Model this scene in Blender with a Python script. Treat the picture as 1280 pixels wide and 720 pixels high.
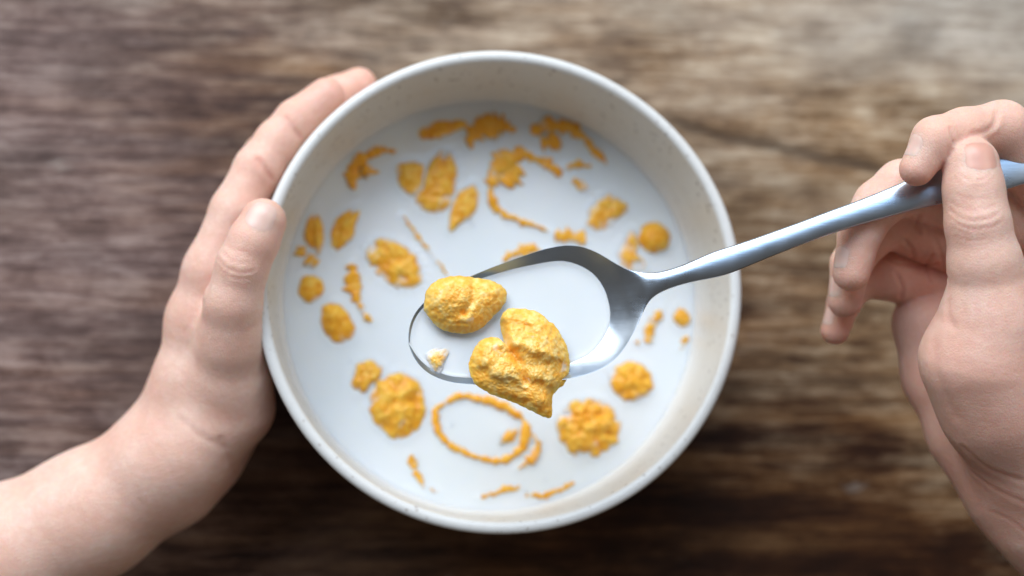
import bpy, math, random
import numpy as np
from mathutils import Vector, Matrix, noise as mnoise
from mathutils.bvhtree import BVHTree
from mathutils.kdtree import KDTree

random.seed(7); np.random.seed(7)
for o in list(bpy.data.objects): bpy.data.objects.remove(o)
scene = bpy.context.scene
COL = scene.collection
CM = 0.01                       # everything below is written in centimetres

# ------------------------------------------------------------------ camera
RIM_Z, MILK_Z = 7.0, 3.45
DIST, FPX = 45.0, 1814.0        # distance to the rim plane, focal length in photo pixels (1280 wide)
TILT = math.radians(10.5)
F = Vector((math.sin(TILT)*0.58, math.sin(TILT)*0.815, -math.cos(TILT))).normalized()
U = Vector((0, 1, 0)); U = (U - F*U.dot(F)).normalized()
R = F.cross(U).normalized()
CAM = Vector((0, 0, RIM_Z)) - F*DIST
cd = bpy.data.cameras.new('camera'); cam = bpy.data.objects.new('camera', cd); COL.objects.link(cam)
M3 = Matrix((R, U, -F)).transposed()
cam.matrix_world = Matrix.Translation(CAM*CM) @ M3.to_4x4()
cd.sensor_width = 36; cd.lens = FPX/1280*36; cd.clip_start = 0.02; cd.clip_end = 20
cd.dof.use_dof = True; cd.dof.focus_distance = 41.6*CM; cd.dof.aperture_fstop = 4.0; cd.dof.aperture_blades = 0
scene.camera = cam
scene.render.resolution_x = 1024; scene.render.resolution_y = 576

# ------------------------------------------------------------------ light
w = bpy.data.worlds.new('World'); scene.world = w; w.use_nodes = True
bg = w.node_tree.nodes['Background']; bg.inputs[0].default_value = (1.0, 0.86, 0.74, 1); bg.inputs[1].default_value = 0.115
def area(name, loc, target, sx, sy, power, col):
    l = bpy.data.lights.new(name, 'AREA'); l.shape = 'RECTANGLE'; l.size = sx; l.size_y = sy
    l.energy = power; l.color = col
    o = bpy.data.objects.new(name, l); COL.objects.link(o); o.location = loc
    o.rotation_euler = (Vector(target)-Vector(loc)).to_track_quat('-Z', 'Y').to_euler()
    return o
area('window_light', (-0.42, 0.95, 0.80), (0, 0, 0.05), 1.3, 1.0, 18.5, (1.0, 0.96, 0.91))
area('room_light', (0.9, 0.5, 1.1), (0, 0, 0.05), 0.7, 0.7, 3.2, (1.0, 0.93, 0.84))
area('overhead_blue_fill', (-0.30, 1.12, 1.45), (0, 0, 0.05), 2.0, 1.2, 17.5, (0.46, 0.70, 1.0))  # added overhead fill, also gives the steel something blue to reflect
scene.view_settings.view_transform = 'Standard'; scene.view_settings.look = 'None'
scene.view_settings.exposure = 0.26; scene.view_settings.gamma = 1.0

# ------------------------------------------------------------------ helpers
def ray(px, py):
    return (F*FPX + R*(px-640) - U*(py-360)).normalized()
def P(px, py, z):
    d = ray(px, py); return CAM + d*((z-CAM.z)/d.z)
def tag(o, label=None, cat=None, group=None, kind=None):
    if label: o['label'] = label
    if cat: o['category'] = cat
    if group: o['group'] = group
    if kind: o['kind'] = kind
    return o
def empty(name, loc):
    o = bpy.data.objects.new(name, None); COL.objects.link(o); o.location = Vector(loc)*CM; o.empty_display_size = 0.01
    return o
def mesh_obj(name, V, Fc, mat, parent=None, smooth=True, origin=None, attrs=None):
    V = np.asarray(V, dtype=np.float64)
    org = np.array(origin if origin is not None else V.mean(axis=0))
    me = bpy.data.meshes.new(name)
    if isinstance(Fc, np.ndarray) and Fc.ndim == 2 and Fc.shape[1] == 4 and len(Fc) > 5000:
        n = len(V); me.vertices.add(n); me.vertices.foreach_set('co', ((V-org)*CM).astype(np.float32).ravel())
        me.loops.add(len(Fc)*4); me.loops.foreach_set('vertex_index', Fc.astype(np.int32).ravel())
        me.polygons.add(len(Fc)); me.polygons.foreach_set('loop_start', np.arange(0, len(Fc)*4, 4, dtype=np.int32))
        me.update(calc_edges=True); me.validate()
    else:
        me.from_pydata([tuple(v) for v in (V-org)*CM], [], [tuple(int(i) for i in f) for f in Fc])
    me.update()
    if smooth: me.polygons.foreach_set('use_smooth', [True]*len(me.polygons))
    for k, a in (attrs or {}).items():
        at = me.attributes.new(k, 'FLOAT', 'POINT'); at.data.foreach_set('value', np.asarray(a, dtype=np.float32))
    me.materials.append(mat)
    o = bpy.data.objects.new(name, me); COL.objects.link(o)
    if parent is not None:
        o.parent = parent; o.location = Vector(org*CM) - parent.location
        # parents are unrotated and unscaled everywhere in this scene
        pp = parent.parent
        while pp is not None: o.location = o.location - pp.location; pp = pp.parent
    else: o.location = Vector(org*CM)
    return o
def lerp_table(x, xs, ys): return np.interp(x, xs, ys)
def catmull(pts, n, closed=True):
    pts = np.asarray(pts, dtype=float); N = len(pts); out = []
    segs = N if closed else N-1
    for i in range(segs):
        if closed: p0, p1, p2, p3 = pts[(i-1) % N], pts[i], pts[(i+1) % N], pts[(i+2) % N]
        else: p0, p1, p2, p3 = pts[max(i-1, 0)], pts[i], pts[i+1], pts[min(i+2, N-1)]
        for k in range(n):
            t = k/n
            out.append(0.5*((2*p1)+(-p0+p2)*t+(2*p0-5*p1+4*p2-p3)*t*t+(-p0+3*p1-3*p2+p3)*t**3))
    if not closed: out.append(pts[-1])
    return np.array(out)
def resample(c, n, closed):
    c = np.asarray(c, float)
    if closed: c = np.vstack([c, c[:1]])
    d = np.r_[0, np.cumsum(np.linalg.norm(np.diff(c[:, :2], axis=0), axis=1))]
    t = np.linspace(0, d[-1], n+1 if closed else n)
    r = np.stack([np.interp(t, d, c[:, k]) for k in range(c.shape[1])], axis=1)
    return r[:-1] if closed else r

# ------------------------------------------------------------------ materials
class NT:
    def __init__(s, name):
        s.m = bpy.data.materials.new(name); s.m.use_nodes = True; s.t = s.m.node_tree; s.b = s.t.nodes['Principled BSDF']
    def n(s, typ, **kw):
        nd = s.t.nodes.new(typ)
        for k, v in kw.items():
            if hasattr(nd, k) and not k.startswith('i_'): setattr(nd, k, v)
        return nd
    def l(s, a, b): s.t.links.new(a, b)
    def coords(s, scale=(1, 1, 1), rot=(0, 0, 0), src='Object'):
        tc = s.n('ShaderNodeTexCoord'); mp = s.n('ShaderNodeMapping')
        mp.inputs['Scale'].default_value = scale; mp.inputs['Rotation'].default_value = rot
        s.l(tc.outputs[src], mp.inputs[0]); return mp.outputs[0]
    def noise(s, vec, scale, detail=4, rough=0.5, dist=0.0):
        nd = s.n('ShaderNodeTexNoise'); nd.inputs['Scale'].default_value = scale; nd.inputs['Detail'].default_value = detail
        nd.inputs['Roughness'].default_value = rough; nd.inputs['Distortion'].default_value = dist
        if vec is not None: s.l(vec, nd.inputs['Vector'])
        return nd.outputs['Fac']
    def ramp(s, fac, stops, interp='LINEAR'):
        r = s.n('ShaderNodeValToRGB'); e = r.color_ramp.elements; r.color_ramp.interpolation = interp
        while len(e) < len(stops): e.new(0.5)
        for i, (p, c) in enumerate(stops):
            e[i].position = p; e[i].color = (c, c, c, 1) if not isinstance(c, tuple) else (*c, 1)
        s.l(fac, r.inputs[0]); return r.outputs[0]
    def mix(s, fac, a, b, mode='MIX'):
        m = s.n('ShaderNodeMix'); m.data_type = 'RGBA'; m.blend_type = mode
        for sock, v in ((m.inputs[0], fac), (m.inputs[6], a), (m.inputs[7], b)):
            if isinstance(v, (int, float)): sock.default_value = v
            elif isinstance(v, tuple): sock.default_value = (*v, 1)
            else: s.l(v, sock)
        return m.outputs[2]
    def math(s, op, a, b=None, c=None, clamp=False):
        m = s.n('ShaderNodeMath'); m.operation = op; m.use_clamp = clamp
        for i, v in enumerate((a, b, c)):
            if v is None: continue
            if isinstance(v, (int, float)): m.inputs[i].default_value = v
            else: s.l(v, m.inputs[i])
        return m.outputs[0]
    def attr(s, name):
        a = s.n('ShaderNodeAttribute'); a.attribute_name = name; return a.outputs['Fac']
    def bump(s, h, strength, dist, prev=None):
        b = s.n('ShaderNodeBump'); b.inputs['Strength'].default_value = strength; b.inputs['Distance'].default_value = dist
        s.l(h, b.inputs['Height'])
        if prev is not None: s.l(prev, b.inputs['Normal'])
        return b.outputs[0]
    def set(s, **kw):
        for k, v in kw.items():
            sock = s.b.inputs[k.replace('_', ' ')]
            if isinstance(v, (int, float)): sock.default_value = v
            elif isinstance(v, tuple): sock.default_value = (*v, 1) if len(v) == 3 and len(sock.default_value) == 4 else v
            else: s.l(v, sock)

def mat_wood():
    m = NT('weathered_wood')
    tc = m.n('ShaderNodeTexCoord'); sep = m.n('ShaderNodeSeparateXYZ'); m.l(tc.outputs['Object'], sep.inputs[0])
    X, Y = sep.outputs[0], sep.outputs[1]
    # wandering grain: y warped by slow noise of x
    warp = m.noise(m.coords((5, 11, 1)), 1.0, 3, 0.5)
    yy = m.math('ADD', Y, m.math('MULTIPLY', m.math('SUBTRACT', warp, 0.5), 0.007))
    comb = m.n('ShaderNodeCombineXYZ'); m.l(m.math('MULTIPLY', X, 0.10), comb.inputs[0]); m.l(yy, comb.inputs[1])
    g1a = m.noise(comb.outputs[0], 330, 7, 0.8); g1b = m.noise(m.coords((34, 75, 1)), 1.0, 6, 0.7, 0.3)
    g1 = m.math('ADD', m.math('MULTIPLY', g1a, 0.62), m.math('MULTIPLY', g1b, 0.38))
    g2 = m.noise(comb.outputs[0], 75, 6, 0.65)
    g3 = m.noise(comb.outputs[0], 620, 3, 0.6)
    big = m.noise(m.coords((3.2, 7, 1)), 1.6, 4, 0.55, 0.5)
    grain = m.math('ADD', m.math('MULTIPLY', g1, 0.5), m.math('MULTIPLY', g2, 0.5))
    base = m.ramp(grain, [(0.40, (0.010, 0.0022, 0.0008)), (0.475, (0.040, 0.013, 0.004)), (0.535, (0.115, 0.050, 0.017)), (0.62, (0.26, 0.140, 0.060))])
    # sanded and bleached patches: palest far right, where window sheen is painted in too
    wx = m.math('MULTIPLY', X, 2.6); wy = m.math('MULTIPLY', Y, 4.2)
    side = m.math('ADD', m.math('ADD', wx, wy), 0.02)
    wn = m.noise(m.coords((7, 20, 1)), 1.0, 5, 0.62, 0.3)
    wear_sheen = m.math('ADD', m.math('MULTIPLY', side, 1.25), m.math('MULTIPLY', m.math('SUBTRACT', wn, 0.5), 1.9))
    wear_sheen = m.math('ADD', wear_sheen, m.math('MULTIPLY', m.math('SUBTRACT', g1, 0.5), 1.1), clamp=True)
    wear_sheenf = m.ramp(wear_sheen, [(0.05, 0.0), (0.85, 0.92)])
    pale = m.ramp(g1, [(0.39, (0.11, 0.052, 0.020)), (0.5, (0.36, 0.235, 0.125)), (0.60, (0.60, 0.49, 0.35))])
    c = m.mix(wear_sheenf, base, pale)
    # silver-grey far corner: window sheen painted into the wood colour
    cornf = m.ramp(m.math('ADD', m.math('ADD', m.math('MULTIPLY', X, 1.6), m.math('MULTIPLY', Y, 5.2)), m.math('MULTIPLY', m.math('SUBTRACT', wn, 0.5), 1.8)), [(0.35, 0.0), (0.95, 0.75)])
    c = m.mix(cornf, c, m.ramp(g1, [(0.36, (0.25, 0.21, 0.165)), (0.6, (0.56, 0.53, 0.48))]))
    # greyish violet left side: bluish sheen painted over the weathered grain
    greyf = m.ramp(m.math('ADD', m.math('MULTIPLY', X, -3.2), m.math('MULTIPLY', big, 0.9)), [(0.50, 0.0), (1.0, 0.8)])
    c = m.mix(greyf, c, m.ramp(g1, [(0.40, (0.060, 0.034, 0.030)), (0.5, (0.190, 0.130, 0.118)), (0.59, (0.34, 0.27, 0.25))]))
    # near edge: light falloff and body shade painted in over darker varnish
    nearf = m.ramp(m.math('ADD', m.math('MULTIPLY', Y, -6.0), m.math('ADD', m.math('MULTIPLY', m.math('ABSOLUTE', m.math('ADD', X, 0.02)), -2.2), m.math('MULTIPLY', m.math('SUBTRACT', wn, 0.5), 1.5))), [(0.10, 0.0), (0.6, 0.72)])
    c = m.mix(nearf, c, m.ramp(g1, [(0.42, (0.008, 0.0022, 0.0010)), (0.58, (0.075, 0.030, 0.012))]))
    # small chalky scuffs
    sc = m.ramp(m.noise(m.coords((30, 62, 1)), 1.0, 4, 0.65, 0.4), [(0.665, 0.0), (0.76, 0.55)])
    c = m.mix(sc, c, (0.44, 0.40, 0.36))
    # cross-grain blotches of old varnish
    bl = m.ramp(m.noise(m.coords((15, 24, 1)), 1.0, 5, 0.6, 0.6), [(0.36, 0.5), (0.52, 0.95), (0.64, 1.25)])
    c = m.mix(0.55, c, bl, 'MULTIPLY')
    # a long split right of the bowl
    cx0 = P(835, 152, 0).x*CM; cy0 = P(835, 152, 0).y*CM; cx1 = P(1110, 215, 0).x*CM; cy1 = P(1110, 215, 0).y*CM
    sl = (cy1-cy0)/(cx1-cx0)
    wob = m.math('MULTIPLY', m.math('SUBTRACT', m.noise(m.coords((26, 3, 1)), 1.0, 4, 0.6), 0.5), 0.012)
    ly = m.math('ADD', m.math('MULTIPLY', m.math('SUBTRACT', X, cx0), sl), cy0)
    dy = m.math('ABSOLUTE', m.math('SUBTRACT', m.math('SUBTRACT', Y, ly), wob))
    inx = m.math('MULTIPLY', m.math('SUBTRACT', X, cx0-0.01), m.math('SUBTRACT', cx1+0.01, X))
    inx = m.math('MULTIPLY', inx, 700, clamp=True)
    crack = m.math('MULTIPLY', m.math('SUBTRACT', 1.0, m.math('MULTIPLY', dy, 260), clamp=True), inx)
    c = m.mix(m.math('MULTIPLY', crack, 0.85), c, (0.045, 0.028, 0.018))
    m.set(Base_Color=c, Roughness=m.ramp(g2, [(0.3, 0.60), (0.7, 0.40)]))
    m.b.inputs['Specular IOR Level'].default_value = 0.2
    h = m.math('SUBTRACT', m.math('ADD', g1, m.math('MULTIPLY', g3, 0.4)), m.math('MULTIPLY', crack, 1.2))
    m.set(Normal=m.bump(h, 0.6, 0.0012))
    return m.m

def mat_ceramic():
    m = NT('speckled_stoneware'); v = m.coords()
    hue = m.noise(v, 22, 3)
    base = m.mix(hue, (0.60, 0.567, 0.50), (0.68, 0.655, 0.595))
    vo = m.n('ShaderNodeTexVoronoi'); vo.inputs['Scale'].default_value = 330; m.l(v, vo.inputs['Vector'])
    s1 = m.ramp(vo.outputs['Distance'], [(0.10, 1.0), (0.28, 0.0)])
    pick = m.ramp(m.noise(v, 260, 2), [(0.48, 0.0), (0.55, 1.0)])
    sp = m.math('MULTIPLY', s1, pick)
    vo2 = m.n('ShaderNodeTexVoronoi'); vo2.inputs['Scale'].default_value = 1150; m.l(v, vo2.inputs['Vector'])
    s2 = m.math('MULTIPLY', m.ramp(vo2.outputs['Distance'], [(0.1, 1.0), (0.32, 0.0)]), m.ramp(m.noise(v, 700, 2), [(0.5, 0.0), (0.6, 0.55)]))
    sp = m.math('MAXIMUM', sp, s2)
    c = m.mix(m.math('MULTIPLY', sp, 0.9), base, (0.17, 0.11, 0.065))
    rim = m.attr('rim')
    c = m.mix(m.math('MULTIPLY', rim, 0.9), c, m.mix(m.math('MULTIPLY', sp, 0.45), (0.70, 0.725, 0.73), (0.33, 0.29, 0.25)))
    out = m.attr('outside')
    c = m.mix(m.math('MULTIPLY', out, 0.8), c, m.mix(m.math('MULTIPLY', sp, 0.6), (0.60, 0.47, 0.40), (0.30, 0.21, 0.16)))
    # thin ring of milk left on the wall just above the milk
    tc = m.n('ShaderNodeTexCoord'); sp3 = m.n('ShaderNodeSeparateXYZ'); m.l(tc.outputs['Object'], sp3.inputs[0])
    zz = m.math('ADD', sp3.outputs[2], m.math('MULTIPLY', m.math('SUBTRACT', m.noise(v, 16, 4, 0.6), 0.5), 0.012))
    ringf = m.ramp(m.math('MULTIPLY', zz, 10.0), [(0.375, 0.75), (0.405, 0.32), (0.47, 0.16), (0.48, 0.0)])
    c = m.mix(m.math('MULTIPLY', ringf, m.math('SUBTRACT', 1.0, out)), c, (0.82, 0.83, 0.82))
    m.set(Base_Color=c, Roughness=m.math('SUBTRACT', 0.38, m.math('MULTIPLY', ringf, 0.2)), Normal=m.bump(m.noise(v, 300, 4), 0.25, 0.0005))
    m.b.inputs['Specular IOR Level'].default_value = 0.45
    return m.m

def mat_milk():
    m = NT('milk'); v = m.coords()
    m.set(Base_Color=m.mix(m.ramp(m.noise(v, 28, 3), [(0.4, 0.0), (0.7, 1.0)]), (0.78, 0.835, 0.87), (0.83, 0.865, 0.895)), Roughness=0.12,
          Subsurface_Weight=0.7, Subsurface_Radius=(1.0, 0.9, 0.75), Subsurface_Scale=0.003)
    m.b.inputs['IOR'].default_value = 1.35
    m.set(Normal=m.bump(m.noise(v, 60, 2), 0.12, 0.0015))
    return m.m

def mat_flake(name, deep, mid, light):
    m = NT(name); v = m.coords()
    n1 = m.noise(v, 330, 5, 0.65); n2 = m.noise(v, 1500, 3, 0.6); hi = m.attr('bump')
    f = m.math('ADD', m.math('MULTIPLY', n1, 0.55), m.math('MULTIPLY', hi, 0.45))
    c = m.ramp(f, [(0.30, deep), (0.50, mid), (0.72, light)])
    c = m.mix(m.ramp(n2, [(0.6, 0.0), (0.75, 0.5)]), c, (0.92, 0.72, 0.38))
    # milk film clinging where the flake meets the milk, and in its pores
    film = m.attr('film')
    veil = m.ramp(m.noise(v, 115, 3, 0.55, 0.3), [(0.52, 0.0), (0.68, 0.55)])
    film = m.math('ADD', film, veil)
    ff = m.math('ADD', film, m.math('MULTIPLY', m.math('SUBTRACT', m.noise(v, 520, 4, 0.6), 0.5), 0.9))
    ff = m.ramp(ff, [(0.42, 0.0), (1.0, 0.93)])
    c = m.mix(ff, c, (0.80, 0.815, 0.82))
    m.b.inputs['Coat Weight'].default_value = 0.15; m.b.inputs['Coat Roughness'].default_value = 0.22
    m.set(Base_Color=c, Roughness=m.math('SUBTRACT', 0.62, m.math('MULTIPLY', n1, 0.3)), Subsurface_Weight=0.45, Subsurface_Radius=(1.0, 0.85, 0.55), Subsurface_Scale=0.0022)
    h = m.math('ADD', m.math('MULTIPLY', n1, 1.0), m.math('MULTIPLY', n2, 0.5))
    m.set(Normal=m.bump(h, 0.28, 0.00025))
    m.b.inputs['Specular IOR Level'].default_value = 0.35
    return m.m

def mat_skin():
    m = NT('skin'); v = m.coords()
    n1 = m.noise(v, 60, 4, 0.6); n2 = m.noise(v, 420, 3, 0.6)
    base = m.mix(m.ramp(n1, [(0.35, 0.0), (0.65, 1.0)]), (0.80, 0.515, 0.415), (0.86, 0.625, 0.53))
    base = m.mix(m.ramp(n2, [(0.42, 0.28), (0.62, 0.0)]), base, (0.72, 0.44, 0.34))
    base = m.mix(m.ramp(m.noise(v, 24, 4, 0.65, 0.4), [(0.46, 0.0), (0.66, 0.30)]), base, (0.74, 0.37, 0.29))
    red = m.attr('red')
    c = m.mix(m.math('MULTIPLY', red, 0.75, clamp=True), base, (0.70, 0.27, 0.20))
    m.set(Base_Color=c, Roughness=m.ramp(n2, [(0.3, 0.52), (0.7, 0.42)]), Subsurface_Weight=0.55, Subsurface_Radius=(1.0, 0.32, 0.16), Subsurface_Scale=0.0048)
    m.b.inputs['Specular IOR Level'].default_value = 0.4
    vo = m.n('ShaderNodeTexVoronoi'); vo.inputs['Scale'].default_value = 1150; vo.feature = 'DISTANCE_TO_EDGE'
    dv = m.n('ShaderNodeVectorMath'); dv.operation = 'ADD'; m.l(v, dv.inputs[0])
    nn = m.n('ShaderNodeTexNoise'); nn.inputs['Scale'].default_value = 300; m.l(v, nn.inputs['Vector'])
    sc = m.n('ShaderNodeVectorMath'); sc.operation = 'SCALE'; sc.inputs['Scale'].default_value = 0.0012; m.l(nn.outputs['Color'], sc.inputs[0]); m.l(sc.outputs[0], dv.inputs[1])
    m.l(dv.outputs[0], vo.inputs['Vector'])
    cell = m.ramp(vo.outputs['Distance'], [(0.0, 0.0), (0.14, 1.0)])
    h = m.math('ADD', m.math('MULTIPLY', cell, 0.35), m.math('MULTIPLY', n2, 0.8))
    m.set(Normal=m.bump(h, 0.42, 0.00038, m.bump(n1, 0.35, 0.0012)))
    return m.m

def mat_nail(name, col, tip):
    m = NT(name); v = m.coords()
    t = m.attr('tip')
    c = m.mix(m.ramp(t, [(0.70, 0.0), (0.98, 0.5)]), col, tip)
    m.set(Base_Color=c, Roughness=0.3, Subsurface_Weight=0.4, Subsurface_Radius=(1, .4, .25), Subsurface_Scale=0.002,
          Normal=m.bump(m.noise(v, 500, 3), 0.08, 0.0004))
    return m.m

def mat_steel():
    m = NT('brushed_steel')
    tc = m.n('ShaderNodeTexCoord'); mp = m.n('ShaderNodeMapping'); mp.inputs['Scale'].default_value = (40, 900, 300)
    mp.inputs['Rotation'].default_value = (0, 0, -0.3); m.l(tc.outputs['Object'], mp.inputs[0])
    s = m.noise(mp.outputs[0], 1.0, 4, 0.7)
    sm = m.noise(m.coords(), 90, 4, 0.65)
    m.set(Base_Color=m.mix(sm, (0.40, 0.49, 0.60), (0.47, 0.56, 0.67)), Metallic=1.0,
          Roughness=m.math('ADD', m.ramp(sm, [(0.35, 0.24), (0.7, 0.31)]), m.math('MULTIPLY', s, 0.06)))
    m.set(Normal=m.bump(s, 0.10, 0.0003))
    return m.m

WOOD, CERAMIC, MILK, SKIN, STEEL = mat_wood(), mat_ceramic(), mat_milk(), mat_skin(), mat_steel()
FL_BOWL = mat_flake('cornflake_soaked', (0.86, 0.34, 0.014), (0.93, 0.43, 0.024), (0.96, 0.55, 0.080))
FL_SPOON = mat_flake('cornflake_crisp', (0.95, 0.43, 0.050), (0.97, 0.53, 0.095), (0.98, 0.68, 0.25))
NAIL = mat_nail('fingernail', (0.83, 0.54, 0.47), (0.84, 0.66, 0.59))
NAIL_RED = mat_nail('fingernail_pressed', (0.74, 0.39, 0.31), (0.62, 0.27, 0.21))

# ------------------------------------------------------------------ table
def table():
    x0, x1, y0, y1, th = -60, 60, -42, 42, 3.2
    nx, ny = 120, 84; V = []; Fc = []
    xs = np.linspace(x0, x1, nx+1); ys = np.linspace(y0, y1, ny+1)
    for j, y in enumerate(ys):
        for i, x in enumerate(xs):
            edge = max(abs(x)/60, abs(y)/42)
            z = 0.03*mnoise.noise(Vector((x*0.05, y*0.35, 0))) - (0.12 if edge >= 1 else 0)
            V.append((x, y, z-0.03))
    for j in range(ny):
        for i in range(nx):
            a = j*(nx+1)+i; Fc.append((a, a+1, a+nx+2, a+nx+1))
    ring = [i for i in range(nx+1)] + [j*(nx+1)+nx for j in range(1, ny+1)] + [ny*(nx+1)+i for i in range(nx-1, -1, -1)] + [j*(nx+1) for j in range(ny-1, 0, -1)]
    b = len(V)
    for k in ring: V.append((V[k][0], V[k][1], -th))
    n = len(ring)
    for k in range(n): Fc.append((ring[k], b+k, b+(k+1) % n, ring[(k+1) % n]))
    Fc.append(tuple(b+k for k in range(n-1, -1, -1)))
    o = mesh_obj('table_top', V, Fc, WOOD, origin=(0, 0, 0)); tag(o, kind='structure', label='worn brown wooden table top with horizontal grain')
table()

# ------------------------------------------------------------------ bowl
BC = P(628.5, 357.5, RIM_Z); BX, BY = BC.x, BC.y
def wall_r(z):      # outer radius of the bowl at height z
    return 1.013*float(np.interp(z, [0, .25, .7, 1.3, 2.2, 3.4, 4.6, 5.8, 6.6, 7.0], [3.6, 4.2, 5.25, 6.05, 6.72, 7.12, 7.3, 7.4, 7.46, 7.50]))
def inner_r(z):
    return 1.013*float(np.interp(z, [0.6, .8, 1.1, 1.6, 2.4, 3.4, 4.6, 5.8, 6.6, 7.0], [0, 3.2, 4.6, 5.6, 6.4, 6.86, 6.99, 7.06, 7.10, 7.12]))
def bowl():
    prof = [(0, .25), (3.1, .25), (3.3, 0.0), (3.7, 0.0), (3.85, .2), (4.5, .35), (5.25, .7), (6.05, 1.3), (6.72, 2.2), (7.12, 3.4), (7.3, 4.6), (7.40, 5.8), (7.46, 6.5), (7.50, 6.8)]
    for k in range(9):      # rounded lip
        a = math.pi*k/8; prof.append((7.31+0.19*math.cos(a), 6.84+0.16*math.sin(a)))
    prof += [(7.11, 6.75), (7.09, 6.5), (7.05, 5.8), (6.98, 4.6), (6.85, 3.4), (6.4, 2.4), (5.6, 1.6), (4.6, 1.1), (3.2, .8), (0, .6)]
    prof = np.array(prof); n = 200; V = []; Fc = []; rim = []; out = []
    for i, (r, z) in enumerate(prof):
        for k in range(n):
            a = 2*math.pi*k/n
            rr = 1.013*r*(1+0.0016*math.sin(3*a+.7)+0.0010*math.sin(5*a)) if r > 0 else 0
            zz = z + (0.03*mnoise.noise(Vector((math.cos(a)*1.5, math.sin(a)*1.5, 3))) if z > 6.6 else 0)
            V.append((BX+rr*math.cos(a), BY+rr*math.sin(a), zz))
            rim.append(1.0 if 14 <= i <= 20 else (0.5 if i in (13, 21) else 0.0)); out.append(1.0 if i < 12 else 0.0)
    for i in range(len(prof)-1):
        for k in range(n):
            Fc.append((i*n+k, i*n+(k+1) % n, (i+1)*n+(k+1) % n, (i+1)*n+k))
    o = mesh_obj('cereal_bowl', V, Fc, CERAMIC, origin=(BX, BY, 0), attrs={'rim': rim, 'outside': out})
    md = o.modifiers.new('sub', 'SUBSURF'); md.levels = 1; md.render_levels = 1
    tag(o, 'round cream stoneware bowl with fine brown speckles, full of milk', 'bowl')
bowl()

# ------------------------------------------------------------------ cornflakes
FLAKE_PTS = []          # where flakes break the milk, for the meniscus
def fbm(x, y, z, s, o=4):
    return mnoise.fractal(Vector((x*s, y*s, z)), 0.8, 2.0, o)
def flake_blob(name, label, outline, z, H, seed, group, mat=None, rings=22, seg=72, thick=0.10, power=2.2, blister=0.10, edge_drop=0.07,
               valleys=(), tilt=(0, 0), milk_z=MILK_Z, film_h=0.13, ripple=None, scal=0.035, center=None, edge_film=0.0, lumps=(), gran=.05, fine=.016):
    mat = mat or FL_BOWL
    c = resample(catmull(outline, 10), seg, True)
    pts = np.array([P(x, y, z)[:2] for x, y in c])
    cen = np.array(P(center[0], center[1], z)[:2]) if center else pts.mean(axis=0)
    R0 = np.linalg.norm(pts-cen, axis=1).mean()
    vl = [(np.array([P(x, y, z)[:2] for x, y in path]), d, wd) for path, d, wd in valleys]
    lm = [(np.array(P(x, y, z)[:2]), h, wd) for x, y, h, wd in lumps]
    V = []; bump = []; film = []
    top = []
    def height(x, y, r):
        b = fbm(x, y, seed*1.7, 2.3, 2); f = fbm(x, y, seed*3.1+9, 7.0, 3)
        cell = mnoise.voronoi(Vector((x*3.6+.2*b, y*3.6, seed*2.3)))[0][0]; cell2 = mnoise.voronoi(Vector((x*8.5, y*8.5+.2*f, seed*1.3)))[0][0]
        h = H*(1-r**power) + blister*(1-.7*r**8)*(0.6*b + gran*f) + fine*mnoise.noise(Vector((x*13, y*13, seed))) + fine*.6*mnoise.noise(Vector((x*23, y*23, seed))) + blister*(0.40*(0.22-cell*cell*1.3)+0.12*(0.22-cell2*cell2*1.3))*(1-r**8)
        if ripple:
            ux, uy, fr, am = ripple
            h += am*(1-r**4)*math.sin((x*ux+y*uy)*fr + 2.0*b)
        for path, d, wd in vl:
            dm = 1e9
            for a, bb in zip(path[:-1], path[1:]):
                ab = bb-a; t = max(0, min(1, np.dot(np.array((x, y))-a, ab)/np.dot(ab, ab)))
                dm = min(dm, np.hypot(*(np.array((x, y))-a-ab*t)))
            h -= d*math.exp(-(dm/wd)**2)
        for cc, hh, wd in lm: h += hh*math.exp(-((x-cc[0])**2+(y-cc[1])**2)/wd**2)
        return h, 0.5+0.9*b*0.5+0.5*f
    def put(x, y, r):
        h, bb = height(x, y, r)
        zz = z - edge_drop*r**3 + h + (x-cen[0])*tilt[0] + (y-cen[1])*tilt[1]
        V.append((x, y, zz)); bump.append(min(1, max(0, bb)))
        fl = max(0.0, min(1.0, 1-(zz-milk_z)/film_h)) if milk_z is not None else 0.0
        film.append(max(fl, edge_film*r**8))
    put(cen[0], cen[1], 0)
    for i in range(1, rings+1):
        r = (i/rings)**0.85
        for k in range(seg):
            d = pts[k]-cen; sc = 1+scal*fbm(pts[k][0], pts[k][1], seed+5, 3.2, 2)*r*1.6 + fine/R0*1.3*r*mnoise.noise(Vector(((cen+d*r)[0]*9, (cen+d*r)[1]*9, seed+2+r*R0*4)))
            x, y = cen+d*r*sc; put(x, y, r)
    nt = len(V)
    for i in range(rings-1, 0, -2):
        r = (i/rings)**0.85
        for k in range(seg):
            v = V[1+(i-1)*seg+k]; V.append((v[0], v[1], v[2]-thick*(1-r**6)-0.01)); bump.append(.3); film.append(1.0 if milk_z else 0.4)
    Fc = [(0, 1+k, 1+(k+1) % seg) for k in range(seg)]
    for i in range(rings-1):
        for k in range(seg):
            a = 1+i*seg; Fc.append((a+k, a+seg+k, a+seg+(k+1) % seg, a+(k+1) % seg))
    prev = 1+(rings-1)*seg; b = nt
    while b < len(V):
        for k in range(seg): Fc.append((prev+k, b+k, b+(k+1) % seg, prev+(k+1) % seg))
        prev = b; b += seg
    Fc.append(tuple(prev+k for k in range(seg)))
    if milk_z == MILK_Z:
        FLAKE_PTS.extend([v[:2] for v in V[1:nt:3] if abs(v[2]-MILK_Z) < 0.06])
    o = mesh_obj(name, V, Fc, mat, attrs={'bump': bump, 'film': film})
    return tag(o, label, 'cornflake', group)
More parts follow.
